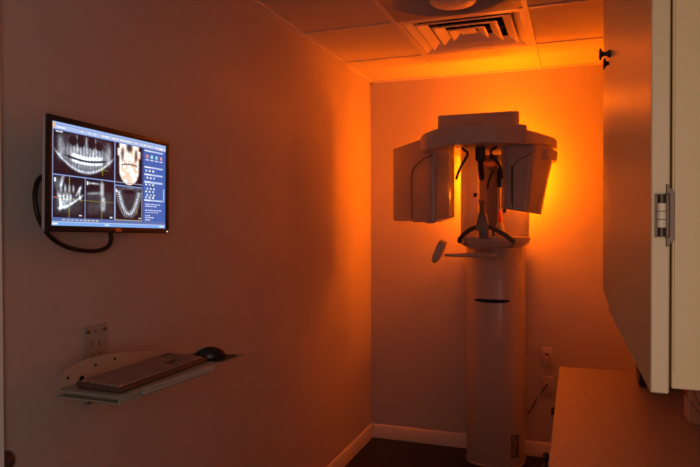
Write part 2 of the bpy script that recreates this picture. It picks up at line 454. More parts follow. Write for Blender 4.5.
    for k in range(9):
        x = .08 + k * .032; rect(x, x + .022, .930, .944, (.55, .6, .7) if k < 5 else (.75, .68, .4))
    rect(.01, .05, .968, .985, (.9, .95, 1)); rect(.41, .45, .968, .985, (.65, .8, 1)); rect(.93, .98, .968, .985, (.75, .85, 1))
    return img
NW, NH = 460, 260
img = paint(NW, NH)
me = bpy.data.meshes.new('screen')
jj, ii = np.meshgrid(np.arange(NH), np.arange(NW), indexing='ij')
ys = SL - .001 + (SR - SL + .002) * ii / (NW - 1); zs = ST + .001 - (ST - SB + .002) * jj / (NH - 1)
cr, sr = math.cos(roll), math.sin(roll)
co = np.stack([np.full_like(ys, .0012), ys * cr - zs * sr, ys * sr + zs * cr], -1).reshape(-1, 3)
idx = (jj * NW + ii)
q = np.stack([idx[:-1, :-1], idx[1:, :-1], idx[1:, 1:], idx[:-1, 1:]], -1).reshape(-1, 4)
me.from_pydata(co.tolist(), [], q.tolist())
ca = me.color_attributes.new('picture', 'FLOAT_COLOR', 'POINT')
rgba = np.ones((NW * NH, 4), dtype=np.float32); rgba[:, :3] = img.reshape(-1, 3); ca.data.foreach_set('color', rgba.ravel())
sm = bpy.data.materials.new('lit_screen'); sm.use_nodes = True; nt = sm.node_tree; b = nt.nodes['Principled BSDF']
b.inputs['Base Color'].default_value = (.01, .01, .012, 1); b.inputs['Roughness'].default_value = .35
an = nt.nodes.new('ShaderNodeAttribute'); an.attribute_name = 'picture'
nt.links.new(an.outputs['Color'], b.inputs['Emission Color']); b.inputs['Emission Strength'].default_value = 1.0
me.materials.append(sm)
so = bpy.data.objects.new('screen', me); COL.objects.link(so); so.parent = t; so['label'] = 'lit screen of tooth and jaw scans with a blue side bar'
# cable looping below the monitor
bm = B()
add_tube(bm, smooth_path([(.040, 1.290, 1.60), (.030, 1.245, 1.585), (.045, 1.213, 1.545), (.050, 1.216, 1.487), (.05, 1.250, 1.438), (.05, 1.31, 1.405), (.05, 1.395, 1.390), (.052, 1.452, 1.395), (.055, 1.473, 1.415), (.050, 1.476, 1.445), (.042, 1.474, 1.478)], 6), .0062, 10)
tag(obj('monitor_cable', bm, M['black']), 'thick black cable looping out behind and under the monitor', 'cable')

# ------------------------------------------------------------ keyboard tray on the left wall
TZ = 1.060
t = thing('keyboard_tray', 'grey metal keyboard shelf mounted on the left wall below the monitor', 'keyboard tray', (.01, 1.46, 1.06))
tr = [(.128, 1.192), (.322, 1.188), (.342, 1.30), (.350, 1.55), (.357, 1.718), (.205, 1.700), (.134, 1.60)]
bm = B(); add_prism(bm, round_poly(tr, [.02, .012, .05, .05, .01, .01, .02]), TZ - .004, TZ, .001, 1, smooth=False)
add_prism(bm, [(.130, 1.189), (.322, 1.186), (.322, 1.189), (.130, 1.192)], TZ - .003, TZ - .001)
obj('tray_top', bm, M['tray'], t)
bm = B()   # folded lip under the near end and long front edge
add_prism(bm, [(.130, 1.193), (.318, 1.190), (.318, 1.215), (.130, 1.218)], TZ - .019, TZ - .016)
add_prism(bm, [(.316, 1.190), (.321, 1.190), (.349, 1.53), (.344, 1.53)], TZ - .019, TZ - .004)
add_prism(bm, [(.130, 1.215), (.318, 1.212), (.318, 1.216), (.130, 1.219)], TZ - .019, TZ - .004)
obj('folded_lip', bm, M['tray'], t)
bm = B(); add_prism(bm, [(.327, 1.262), (.334, 1.262), (.356, 1.54), (.349, 1.54)], TZ - .012, TZ + .002, .001, 1)
obj('edge_strip', bm, M['clear'], t, 'pale translucent strip along the front edge')
# curved upright back plate
prof = [(1.192, 1.062), (1.196, 1.072), (1.215, 1.088), (1.243, 1.099), (1.280, 1.105), (1.320, 1.108), (1.37, 1.107), (1.417, 1.103), (1.47, 1.098), (1.526, 1.090), (1.585, 1.080), (1.592, 1.076), (1.594, 1.062)]
bm = B()
rgA = [(.137 - .03 * (z - TZ) / .05, y, z) for y, z in prof]; rgB = [(x - .003, y, z) for x, y, z in rgA]
loft(bm, [rgB, rgA], smooth=False); obj('back_plate', bm, M['coat2'], t)
for y, z in ((1.232, 1.078), (1.272, 1.068), (1.335, 1.088), (1.41, 1.090)):
    bm = B(); r = .008 if y == 1.272 else .0042
    add_lathe(bm, [(r, 0), (r, .0012)], (.137 - .03 * (z - TZ) / .05, y, z), 'X', 14); obj('bolt_hole', bm, M['hole'], t)
bm = B(); q = B()
add_prism(q, round_poly([(1.417, .944), (1.516, .944), (1.516, 1.172), (1.417, 1.172)], .014), 0, .006, .0008, 1)
bmesh.ops.transform(q, matrix=Matrix(((0, 0, 1, .0001), (1, 0, 0, 0), (0, 1, 0, 0), (0, 0, 0, 1))), verts=q.verts); merge(bm, q)
wp = obj('wall_plate', bm, M['coat'], t)
for y, z in ((1.432, 1.158), (1.500, 1.158), (1.434, .956), (1.500, .956)):
    bm = B(); add_lathe(bm, [(.0080, .0065), (.0080, .009), (.005, .0115), (.001, .012)], (0, y, z), 'X', 14); obj('screw', bm, M['steel'], wp)
for y, z in ((1.462, 1.153), (1.448, 1.122), (1.476, 1.122), (1.448, 1.113), (1.476, 1.113), (1.448, 1.086), (1.476, 1.086)):
    bm = B(); add_lathe(bm, [(.0025, .0068), (.0025, .0074)], (0, y, z), 'X', 10); obj('plate_hole', bm, M['hole'], wp)
bm = B(); add_box(bm, .006, .06, 1.435, 1.495, 1.020, 1.052, .003); add_box(bm, .05, .20, 1.44, 1.49, TZ - .022, TZ - .006, .003); add_box(bm, .006, .11, 1.43, 1.50, 1.052, 1.066, .003)
obj('support_arm', bm, M['hinge'], t)

# keyboard
KX0, KX1, KY0, KY1 = .168, .308, 1.210, 1.585
t = thing('keyboard', 'dark brown computer keyboard lying on the grey wall tray', 'keyboard', ((KX0 + KX1) / 2, (KY0 + KY1) / 2, TZ))
def ktop(x): return TZ + .018 - (x - KX0) / (KX1 - KX0) * .007
bm = B()
o1 = round_poly([(KX0, KY0), (KX1, KY0), (KX1, KY1), (KX0, KY1)], .010, 4)
def kr(s, dz, base=None): 
    cx, cy = (KX0 + KX1) / 2, (KY0 + KY1) / 2
    return [(cx + (x - cx) * s, cy + (y - cy) * (1 - (1 - s) * .37), (ktop(x) + dz) if base is None else base) for x, y in o1]
loft(bm, [kr(.96, 0, TZ + .001), kr(1.0, -.007), kr(1.0, -.003), kr(.97, 0)]); obj('case', bm, M['kb'], t)
def keyat(x0, x1, y0, y1):
    q = B(); z = ktop((x0 + x1) / 2)
    r0 = [(x0, y0), (x1, y0), (x1, y1), (x0, y1)]; cx, cy = (x0 + x1) / 2, (y0 + y1) / 2
    s0 = [(x, y, z) for x, y in r0]; s1 = [(cx + (x - cx) * .82, cy + (y - cy) * .84, z + .0050) for x, y in r0]
    loft(q, [s0, s1], smooth=False); return q
kx = [KX0 + .012 + .0188 * r + (.004 if r > 0 else 0) for r in range(6)]
mainw = 1.245 - KY0
def rowkeys(r):
    L, K = KY0 + .008, KY0 + .250; res = []; n = [13, 14, 13, 12, 11, 8][r]
    ws = [1.0] * n
    if r == 1: ws[-1] = 1.8
    if r == 2: ws[0] = 1.4; ws[-1] = 1.5
    if r == 3: ws[0] = 1.7; ws[-1] = 2.1
    if r == 4: ws[0] = 2.2; ws[-1] = 2.6
    if r == 5: ws = [1.3, 1.2, 1.2, 6, 1.2, 1.2, 1.2, 1.3]
    T = sum(ws); y = L
    for w in ws: res.append((y, y + (K - L) * w / T)); y += (K - L) * w / T
    for c in range(3):
        if r in (3,): continue
        if r == 4 and c != 1: continue
        y = KY0 + .256 + c * .0165; res.append((y, y + .0165))
    if r > 0:
        for c in range(4 if r < 5 else 2):
            y = KY0 + .310 + c * .0135 * (1 if r < 5 else 2); res.append((y, y + .0135 * (1 if r < 5 else 2)))
    return res
for r in range(6):
    for a, b_ in rowkeys(r):
        bm = keyat(kx[r] + .0008, kx[r] + .0172, a + .0007, b_ - .0007); obj('key', bm, M['key'], t)
# mouse
bm = B(); rings = []
L, Wd, Hh = .098, .056, .030
for k in range(13):
    a = k / 12; s = math.sin(PI * min(max(a, .0), 1)) ** .55 if 0 < a < 1 else .02
    hz = Hh * (math.sin(PI * (a * .86 + .07)) ** .7) * (1.0 if 0 < a < 1 else .15); x = (a - .5) * L
    rings.append([(x, math.cos(th) * Wd / 2 * s, max(0, math.sin(th)) * hz * (1 if s > .1 else .3) + (0 if math.sin(th) >= 0 else -.0)) for th in [PI * j / 12 for j in range(13)]])
loft(bm, rings)
mo = thing('computer_mouse', 'black computer mouse at the far end of the wall tray', 'mouse', (.280, 1.640, TZ + .0025))
body = obj('mouse_body', bm, M['mouse']); body.parent = mo; body.rotation_euler = (0, 0, math.radians(35))
bm = B(); add_lathe(bm, [(.002, -.0035), (.0085, -.003), (.0085, .003), (.002, .0035)], (-.028, 0, .0195), 'Y', 18); wh = obj('scroll_wheel', bm, M['greyp']); wh.parent = body
bm = B(); add_box(bm, -.05, -.002, -.0006, .0006, .0275, .0300); 
bm.free()
bm = B(); add_prism(bm, round_poly([(.215, 1.560 + .03), (.347, 1.590), (.350, 1.688), (.205, 1.679)], .006), TZ + .0002, TZ + .0022, smooth=False)
tag(obj('mouse_pad', bm, M['black']), 'thin dark mouse pad under the mouse on the wall tray', 'mouse pad')

# round wall bumper low at the casing
bm = B(); add_lathe(bm, [(.027, 0), (.027, .006), (.022, .014), (.012, .020), (.002, .021)], (.0, 1.152, .880), 'X', 28)
tag(obj('wall_bumper', bm, M['brown']), 'round brown door bumper on the left wall beside the pale casing', 'wall bumper')

# ------------------------------------------------------------ scanner
S0 = (.861, 3.97, 0)
t = thing('dental_xray_scanner', 'tall pale panoramic dental x-ray machine standing against the back wall', 'x-ray machine', S0)
CX, HW = .857, .174
def col_out(hw, yf, yb, n=20, p=2.6, side=.6):
    """column outline: bowed front, straight back"""
    pts = []
    ym = yf + (yb - yf) * side
    for k in range(n + 1):
        a = PI * k / n; c, s = math.cos(a), math.sin(a)
        pts.append((CX - hw * (abs(c) ** (2 / p)) * (1 if c > 0 else -1), ym - (ym - yf) * (abs(s) ** (2 / p))))
    pts += [(CX + hw, yb), (CX - hw, yb)]
    return pts
LOW = col_out(HW, 3.80, 4.078)
bm = B(); add_prism(bm, LOW, 0.0, 1.335, .004, 2); lc = obj('lower_column', bm, M['plastic'], t)
def surf_patch(x0, x1, z0, z1, off, n=10, curve=0.0):
    bm = B(); xs = [x0 + (x1 - x0) * k / n for k in range(n + 1)]
    def yf(x):
        p = 2.6; ym = 3.80 + .278 * .6; c = min(1, abs((x - CX) / HW)) ** (p / 2); s = math.sqrt(max(0, 1 - c * c)) ; return ym - (ym - 3.80) * (s ** (2 / p))
    rg = []
    for x in xs:
        e = 1 - abs((x - (x0 + x1) / 2) / ((x1 - x0) / 2)) ** 4 * .55; zc = (z0 + z1) / 2; hz = (z1 - z0) / 2 * (e if curve else 1)
        dz = -curve * (1 - ((x - (x0 + x1) / 2) / ((x1 - x0) / 2)) ** 2)
        y = yf(x); rg.append([(x, y - off, zc - hz + dz), (x, y + .004, zc - hz + dz), (x, y + .004, zc + hz + dz * .4), (x, y - off, zc + hz + dz * .4)])
    loft(bm, rg); return bm
obj('grip_slot', surf_patch(.752, .958, .996, 1.016, .0008, 16, .004), M['hole'], lc, 'dark horizontal grip slot')
lb = obj('rating_label', surf_patch(.966, 1.008, .065, .205, .0012), M['label'], lc, 'dark label near the foot of the column')
bm = B()
for k in range(11):
    z = .078 + k * .0112
    q = surf_patch(.970, .970 + .034 * (.55 + .45 * random.random()), z, z + .0045, .0022, 3); merge(bm, q)
obj('label_text', bm, M['ink'], lb)
bm = B(); add_prism(bm, col_out(HW + .004, 3.797, 4.079), 0, .012, .003, 1); obj('foot_plate', bm, M['plastic2'], t)
# upper column with recess
def prismz(pts, z0, z1, bev=.004): 
    bm = B(); add_prism(bm, pts, z0, z1, bev, 2); return bm
UYF, UYB = 3.80, 3.87
obj('mast', prismz(round_poly([(.661, UYF + .03), (.705, UYF), (.776, UYF), (.776, UYB), (.661, UYB)], [.03, .03, .006, .004, .004]), 1.385, 1.935), M['plastic'], t)
obj('mast', prismz(round_poly([(.899, UYF), (1.020, UYF), (1.066, UYF + .03), (1.066, UYB), (.899, UYB)], [.006, .03, .03, .004, .004]), 1.385, 1.935), M['plastic'], t)
obj('recess_panel', boxes((.776, .899, 3.850, 3.868, 1.39, 1.935)), M['darkrec'], t, 'dark panel between the two masts')
obj('recess_strip', boxes((.884, .892, 3.840, 3.850, 1.39, 1.875, .001)), M['silver'], t, 'thin bright metal strip in the recess')
obj('recess_bar', boxes((.778, .882, 3.825, 3.850, 1.812, 1.842, .003)), M['brownp'], t)
for x, z in ((.757, 1.640), (.930, 1.545), (.846, 1.868)):
    obj('indicator_window', boxes((x - .009, x + .009, 3.796 if x != .846 else 3.840, 3.803 if x != .846 else 3.851, z - .012, z + .012, .001)), M['hole'], t)
# carriage shelf
bm = B()
front = [(.668, 3.70), (.69, 3.655), (.74, 3.610), (.80, 3.585), (.86, 3.577), (.92, 3.585), (.98, 3.605), (1.03, 3.64), (1.072, 3.70), (1.078, 3.80), (.662, 3.80)]
loft(bm, [[(CX + (x - CX) * a, 3.78 + (y - 3.78) * b_, z) for x, y in front] for a, b_, z in ((.45, .80, 1.318), (.68, .90, 1.326), (.86, .96, 1.340), (.97, .99, 1.358), (1.0, 1.0, 1.372), (1.0, 1.0, 1.388), (.985, .985, 1.392))]); obj('carriage', bm, M['plastic'], t)
for x, y in ((.725, 3.618), (1.0, 3.615)):
    obj('carriage_seam', boxes((x - .0012, x + .0012, y - .0035, y + .02, 1.340, 1.388)), M['seam'], t)
bm = B(); add_prism(bm, col_out(.195, 3.79, 4.06), 1.335, 1.385, .003, 1); obj('column_collar', bm, M['plastic2'], t)
bm = B(); add_lathe(bm, [(.05, 0), (.062, .03), (.07, .055)], (.93, 3.66, 1.275), 'Z', 28); obj('arm_pivot', bm, M['plastic'], t)
# handle bar, mount and bite post
bm = B()
add_tube(bm, smooth_path([(.722, 3.44, 1.365), (.738, 3.435, 1.395), (.775, 3.43, 1.428), (.815, 3.43, 1.447), (.857, 3.43, 1.452), (.90, 3.43, 1.444), (.95, 3.43, 1.418), (.99, 3.435, 1.390), (1.018, 3.44, 1.368)], 5), .0125, 14)
obj('patient_handle', bm, M['handle'], t, 'dark curved handlebar')
bm = B()
def rrect(x0, x1, y0, y1, z, r=.01): return [(p[0], p[1], z) for p in round_poly([(x0, y0), (x1, y0), (x1, y1), (x0, y1)], r, 4)]
loft(bm, [rrect(.818, .884, 3.405, 3.475, 1.428), rrect(.817, .884, 3.405, 3.475, 1.450), rrect(.829, .871, 3.415, 3.465, 1.515), rrect(.832, .868, 3.42, 3.46, 1.522)])
add_box(bm, .825, .880, 3.46, 3.60, 1.385, 1.44, .008)
obj('handle_mount', bm, M['greyp'], t)
bm = B(); loft(bm, [rrect(.834, .862, 3.428, 3.452, 1.515, .006), rrect(.836, .860, 3.430, 3.450, 1.56, .006), rrect(.840, .858, 3.43, 3.45, 1.592, .005)])
add_box(bm, .830, .838, 3.434, 3.446, 1.575, 1.604, .001); add_box(bm, .854, .862, 3.434, 3.446, 1.575, 1.606, .001); obj('bite_post', bm, M['brownp'], t)
# side arm with rounded paddle
bm = B(); add_tube(bm, [(.622, 3.55, 1.288), (.70, 3.56, 1.288), (.80, 3.59, 1.288), (.93, 3.65, 1.290)], [.011, .013, .018, .026], 14, flat=.8)
sa = obj('side_arm', bm, M['plastic'], t)
bm = B(); c0, c1 = Vector((.561, 3.55, 1.252)), Vector((.612, 3.55, 1.362)); ax = (c1 - c0); L_ = ax.length; ax.normalize(); nx = Vector((ax.z, 0, -ax.x)); rings = []
for th, s in ((-.015, .80), (-.010, .96), (0, 1.0), (.010, .96), (.015, .80)):
    rg = []
    for k in range(28):
        a = 2 * PI * k / 28; l = math.sin(a); w = math.cos(a); w = math.copysign(abs(w) ** .6, w)
        wx = .027 * (.85 + .15 * l)
        p = (c0 + c1) / 2 + ax * (abs(l) ** .8 * (1 if l > 0 else -1)) * (L_ / 2 + .012) * s + nx * w * wx * s
        rg.append((p.x, p.y + th * 2.2, p.z))
    rings.append(rg)
loft(bm, rings); obj('paddle', bm, M['plastic'], sa)
# overhead arm (fixed) and rotor
bm = B(); add_prism(bm, round_poly([(.612, 3.37), (1.052, 3.37), (.98, 3.88), (.64, 3.88)], [.035, .05, .01, .01], 6), 1.952, 2.056, .005, 2); obj('overhead_arm', bm, M['plastic'], t)
bm = B()
rot = smooth_path([(.52, 3.45, 0), (.54, 3.33, 0), (.70, 3.26, 0), (.90, 3.225, 0), (1.08, 3.255, 0), (1.165, 3.34, 0), (1.225, 3.45, 0)], 5)
rp = [(p.x, p.y) for p in rot] + [(1.232, 3.56), (1.15, 3.66), (.90, 3.70), (.62, 3.68), (.50, 3.58)]
zt = lambda x, y: 1.944 - max(0, x - 1.06) * .18
loft(bm, [[(CX + (x - CX) * .985, y + .004, 1.866) for x, y in rp], [(x, y, 1.872) for x, y in rp], [(x, y, zt(x, y) - .006) for x, y in rp], [(CX + (x - CX) * .985, y + .003, zt(x, y)) for x, y in rp]])
obj('rotor', bm, M['plastic'], t)
bm = B(); vf = [(p.x, p.y) for p in smooth_path([(.556, 3.27, 0), (.60, 3.225, 0), (.70, 3.185, 0), (.82, 3.168, 0), (.94, 3.17, 0), (1.03, 3.185, 0), (1.094, 3.205, 0)], 5)]
vb = [(1.094, 3.29), (.9, 3.26), (.7, 3.285), (.556, 3.36)]
def zoff(x): return -.030 * max(0, (.72 - x) / .17) ** 1.3 - .012 * max(0, (x - .95) / .14)
loft(bm, [[(x, y + .004, 1.868 + zoff(x) * .6) for x, y in vf + vb], [(x, y, 1.873 + zoff(x) * .6) for x, y in vf + vb], [(x, y, 1.962 + zoff(x)) for x, y in vf + vb], [(x, y + .004, 1.967 + zoff(x)) for x, y in vf + vb]])
obj('visor', bm, M['plastic'], t, 'curved front cover of the rotating arm')
# sensor housing (left)
sh = [(.300, 3.60), (.465, 3.375), (.545, 3.270), (.620, 3.275), (.688, 3.385), (.690, 3.52), (.50, 3.70)]
rr = [.02, .0, .03, .05, .03, .03, .03]
def hz(poly, r, z, s=1.0, c=None):
    P = round_poly(poly, r, 5); cx = sum(p[0] for p in P) / len(P); cy = sum(p[1] for p in P) / len(P)
    return [(cx + (x - cx) * s, cy + (y - cy) * s, z(x, y) if callable(z) else z) for x, y in P]
def ztop(x, y): return 1.905 + min(.035, max(0, (x - .314) * .17))
bm = B(); main = [(.314, 3.535), (.612, 3.305), (.680, 3.42), (.67, 3.60), (.42, 3.74)]
loft(bm, [hz(main, .018, lambda x, y: 1.484 + max(0, x - .61) * .3, .96), hz(main, .018, lambda x, y: 1.490 + max(0, x - .61) * .3), hz(main, .018, lambda x, y: ztop(x, y) - .006), hz(main, .018, ztop, .97)])
hs = obj('sensor_housing', bm, M['plastic2'], t)
bm = B(); inn = [(.462, 3.414), (.52, 3.368), (.608, 3.297), (.686, 3.415), (.682, 3.54), (.60, 3.55), (.52, 3.45)]
def zt2(x, y):
    k = min(1, max(0, (x - .46) / .13)); return 1.762 + .075 * math.sqrt(k)
loft(bm, [hz(inn, [.005, .0, .035, .03, .02, .02, .02], lambda x, y: 1.476 + max(0, x - .60) * .3, .95), hz(inn, [.005, .0, .035, .03, .02, .02, .02], lambda x, y: 1.482 + max(0, x - .60) * .3), hz(inn, [.005, .0, .035, .03, .02, .02, .02], lambda x, y: zt2(x, y) - .004), hz(inn, [.005, .0, .035, .03, .02, .02, .02], zt2, .97)])
obj('sensor_cover', bm, M['plastic2'], hs)
bm = B(); add_lathe(bm, [(.026, 0), (.030, -.010), (.012, -.012)], (.585, 3.34, 1.480), 'Z', 20); obj('screw_boss', bm, M['plastic'], hs)
bm = B(); add_tube(bm, smooth_path([(.462, 3.4085, 1.492), (.462, 3.4085, 1.65), (.463, 3.408, 1.745), (.476, 3.398, 1.775), (.510, 3.371, 1.802), (.555, 3.335, 1.822), (.598, 3.302, 1.832)], 5), .0024, 6); obj('cover_seam', bm, M['seam'], hs)
# tube housing (right)
def tube_ring(z, k, s=1.0):
    # k 0 bottom..1 top : right side flares out
    rx = 1.150 + .062 * k
    P = [(.955, 3.36), (.985, 3.315), (1.095 + .03 * k, 3.300), (rx, 3.42), (rx + .004, 3.54), (1.06, 3.62), (.965, 3.56)]
    P = round_poly(P, [.02, .02, .02, .03, .03, .03, .03], 5); cx = 1.06; cy = 3.45
    return [(cx + (x - cx) * s, cy + (y - cy) * s, z if not callable(z) else z(x, y)) for x, y in P]
bm = B(); zb = lambda x, y: 1.552 - .035 * (x - .957) / .2
loft(bm, [tube_ring(lambda x, y: zb(x, y) - .004, 0, .96), tube_ring(zb, .0), tube_ring(1.70, .55), tube_ring(1.80, .92), tube_ring(1.85, 1.08), tube_ring(1.868, 1.0)])
th = obj('tube_housing', bm, M['plastic2'], t)
bm = B(); add_prism(bm, round_poly([(1.10, 3.33), (1.20, 3.36), (1.236, 3.46), (1.236, 3.57), (1.15, 3.66), (1.0, 3.6)], .03), 1.795, 1.848, .006, 2, bot_scale=(.93, .95)); obj('housing_lip', bm, M['plastic'], th)
bm = B()
for k in range(18): add_box(bm, 1.0135, 1.0195, 3.305, 3.325, 1.575 + k * .0105, 1.582 + k * .0105)
obj('vent_slots', bm, M['hole'], th)
bm = B(); sp = smooth_path([(1.020, 3.3105, 1.545), (1.0205, 3.3105, 1.65), (1.021, 3.309, 1.745), (1.030, 3.308, 1.772), (1.055, 3.305, 1.793), (1.10, 3.300, 1.815), (1.135, 3.312, 1.832)], 5)
add_tube(bm, sp, .0022, 6); obj('panel_seam', bm, M['seam'], th)
# head supports hanging from the rotor
def support(pts, r, flat=1.0, m='black', name='temple_support'):
    bm = B(); add_tube(bm, smooth_path(pts, 5), r if not isinstance(r, list) else r, 10, flat=flat); return obj(name, bm, M[m], t)
Yp = 3.28
support([(.768, Yp, 1.872), (.770, Yp, 1.858), (.794, Yp, 1.836), (.786, Yp, 1.808), (.760, Yp, 1.765), (.744, Yp, 1.728), (.736, Yp, 1.700)], .0070)
support([(.944, Yp, 1.872), (.938, Yp, 1.858), (.912, Yp, 1.836), (.932, Yp, 1.80), (.957, Yp, 1.765), (.968, Yp, 1.730), (.971, Yp, 1.698)], .0070)
support([(.857, 3.30, 1.872), (.859, 3.30, 1.78), (.866, 3.30, 1.700)], .026, .6, name='forehead_rest')
support([(.946, 3.40, 1.755), (.946, 3.40, 1.70), (.945, 3.40, 1.662)], .0150, .8, name='chin_rest_bar')
support([(.920, 3.40, 1.758), (.900, 3.40, 1.722), (.886, 3.40, 1.685), (.882, 3.40, 1.655)], .0058, name='support_rod')
bm = B(); add_box(bm, .890, .962, 3.39, 3.41, 1.746, 1.762, .003); add_box(bm, .955, .965, 3.385, 3.41, 1.755, 1.872, .003); obj('support_bracket', bm, M['brownp'], t)
bm = B(); add_tube(bm, smooth_path([(.955, 3.35, 1.87), (.962, 3.36, 1.84), (.957, 3.36, 1.81), (.963, 3.39, 1.76)], 4), .005, 8); obj('support_wire', bm, M['silver'], t)

# small bottle with an orange tip on the carriage
t = thing('squeeze_bottle', 'small pale bottle with orange pointed cap on the scanner tray', 'bottle', (.918, 3.66, 1.392))
bm = B(); add_lathe(bm, [(.026, 0), (.028, .006), (.027, .03), (.020, .072), (.014, .080)], (.918, 3.66, 1.3925), 'Z', 24); obj('bottle_body', bm, M['plastic'], t)
bm = B(); add_lathe(bm, [(.015, .080), (.0145, .105), (.010, .130), (.004, .150), (.001, .152)], (.918, 3.66, 1.3925), 'Z', 20); obj('cap', bm, M['orange'], t, 'orange pointed cap')

# ------------------------------------------------------------ wall plates and cords
def wplate(z, label, second):
    t = thing('wall_plate', label, 'wall plate', (1.157, RD, z), None)
    bm = B(); add_box(bm, 1.122, 1.192, RD - .010, RD, z - .0575, z + .0575, .0022, 2); pl = obj('cover', bm, M['plate'], t)
    bm = B()
    if second:
        add_lathe(bm, [(.006, -.0115), (.006, -.009)], (1.158, RD, z + .005), 'Y', 14)
    else:
        add_lathe(bm, [(.010, -.0115), (.010, -.009)], (1.158, RD, z + .012), 'Y', 16)
    obj('cord_hole', bm, M['hole'], t)
    for s in (-1, 1):
        bm = B(); add_lathe(bm, [(.0028, -.011), (.0028, -.0095)], (1.157, RD, z + s * .042), 'Y', 10); obj('screw', bm, M['steel'], t)
wplate(.633, 'upper of two wall plates on the back wall, black hole with pale cord', False)
wplate(.451, 'lower of two wall plates on the back wall, dark cord leaving to the left', True)
bm = B(); add_tube(bm, smooth_path([(1.158, RD - .008, .645), (1.156, RD - .025, .620), (1.150, RD - .03, .57), (1.138, RD - .03, .49), (1.115, RD - .03, .40), (1.085, RD - .03, .31), (1.052, RD - .03, .25)], 6), .0042, 8)
tag(obj('pale_cord', bm, M['plate']), 'pale cord hanging from the upper wall plate down towards the scanner', 'cord')
bm = B(); add_tube(bm, smooth_path([(1.158, RD - .008, .456), (1.150, RD - .022, .448), (1.11, RD - .022, .385), (1.048, RD - .022, .27)], 6), .0034, 8)
tag(obj('dark_cord', bm, M['black']), 'thin dark cord running from the lower wall plate to the column', 'cord')

# ------------------------------------------------------------ counter, base cabinet
bm = B(); add_box(bm, 1.266, RW - .001, .62, 2.55, .872, .910, .002, 1)
tag(obj('countertop', bm, M['counter']), 'brown laminate countertop along the right wall', 'countertop')
t = thing('base_cabinet', 'beige base cabinet under the brown countertop', 'cabinet', (1.60, 1.6, 0))
obj('body', boxes((1.315, RW - .002, .64, 2.53, .09, .8715, .001)), M['beige'], t)
obj('toe_kick', boxes((1.37, RW - .002, .66, 2.51, 0, .09)), M['inner'], t)
def knob(parent, x, y, z, m=None, L=.034, r=.0165):
    bm = B(); add_lathe(bm, [(r * .62, 0), (r * .62, -.003), (r * .36, -.008), (r * .30, -L * .55), (r * .45, -L * .72), (r, -L * .88), (r * .96, -L), (r * .5, -L * 1.05)], (x, y, z), 'X', 22)
    return obj('knob', bm, M['bronze'], parent)
ed = [.645, 1.115, 1.580, 1.70, 2.055, 2.525]
for k, (a, b_) in enumerate(((.645, 1.20), (1.205, 1.695), (1.700, 2.11), (2.115, 2.525))):
    d = obj('drawer', boxes((1.296, 1.314, a + .003, b_ - .003, .735, .862, .002)), M['door'], t)
    knob(d, 1.296, {0: .92, 1: 1.655, 2: 1.745, 3: 2.32}[k], .838 if k in (1, 2) else .80, L=.050, r=.014)
    d = obj('door', boxes((1.296, 1.314, a + .003, b_ - .003, .10, .728, .002)), M['door'], t)
    knob(d, 1.296, b_ - .05 if k % 2 == 0 else a + .05, .66)

# ------------------------------------------------------------ upper cabinet
UX, UZ0, UZ1 = 1.420, 1.275, 2.37
t = thing('upper_cabinet', 'beige wall cabinet with flat doors hanging at the upper right over the countertop', 'cabinet', (1.66, 1.35, UZ0))
bm = B()
add_box(bm, 1.4225, RW - .0005, .758, .776, UZ0 + .006, UZ1, .001, 1); add_box(bm, 1.425, RW - .0005, 1.982, 2.0, UZ0 + .006, UZ1)
add_box(bm, 1.425, RW - .002, .777, 1.982, UZ0 + .006, UZ0 + .024); add_box(bm, 1.425, RW - .002, .756, 1.982, UZ1 - .018, UZ1 - .0005)
add_box(bm, 1.425, 1.443, .756, .79, UZ0 + .024, UZ1 - .018); add_box(bm, RW - .010, RW - .002, .756, 1.982, UZ0 + .024, UZ1 - .018); add_box(bm, 1.425, 1.443, 1.39, 1.45, UZ0 + .024, UZ1 - .018)
obj('body', bm, M['beige'], t)
# near door stands slightly ajar, hinged at its near edge
HP = Vector((1.4205, .757, 0)); ang = math.radians(.9)
def door_bm(y0, y1, a):
    q = B(); add_box(q, -.019, 0, y0, y1, UZ0 - (0 if a else .012), UZ1, .0015, 1)
    bm = B(); merge(bm, q, 0, Matrix.Translation(HP) @ Matrix.Rotation(a, 4, 'Z')); return bm
d1 = obj('door', door_bm(0, .680, ang), M['door'], t, 'near door, slightly ajar')
d2 = obj('door', door_bm(.686, 1.262, 0), M['door'], t, 'far door, closed')
knob(d1, 1.4205 - .019 - .0100, .757 + .640, 1.812, L=.0215, r=.0125); knob(d2, 1.4025, .757 + .725, 1.812, L=.0215, r=.0125)
# wrap hinge at the near edge
Hz, HX, HY = 1.470, 1.4115, .7555
bm = B(); q = B(); add_prism(q, round_poly([(-.036, .0), (-.026, .0085), (.024, .0085), (.036, .0)], .004), 0, .0030, .0005, 1)
merge(bm, q, 0, Matrix(((0, 1, 0, 1.4165), (0, 0, 1, HY - .0010), (1, 0, 0, Hz), (0, 0, 0, 1))))
add_box(bm, 1.4150, 1.4200, HY - .0045, HY, Hz - .024, Hz + .024, .001)
hg = obj('hinge', bm, M['hinge'], t, 'dark metal hinge on the near corner')
bm = B(); add_lathe(bm, [(.0036, -.0225), (.0036, .0225)], (HX, HY - .003, Hz), 'Z', 14)
for z in (-.0235, .0220): add_box(bm, HX - .0055, HX + .0065, HY - .0022, HY + .001, Hz + z, Hz + z + .0016)
add_box(bm, HX - .0060, HX - .0045, HY - .0022, HY + .001, Hz - .0235, Hz + .0236)
obj('barrel', bm, M['hinge'], hg)
for k in (-1, 0, 1):
    bm = B(); add_lathe(bm, [(.0040, -.0042), (.0045, -.0036), (.0045, .0036), (.0040, .0042)], (HX, HY - .0035, Hz + k * .0090), 'Z', 16); obj('knuckle', bm, M['ivory'], hg, 'pale knuckle')

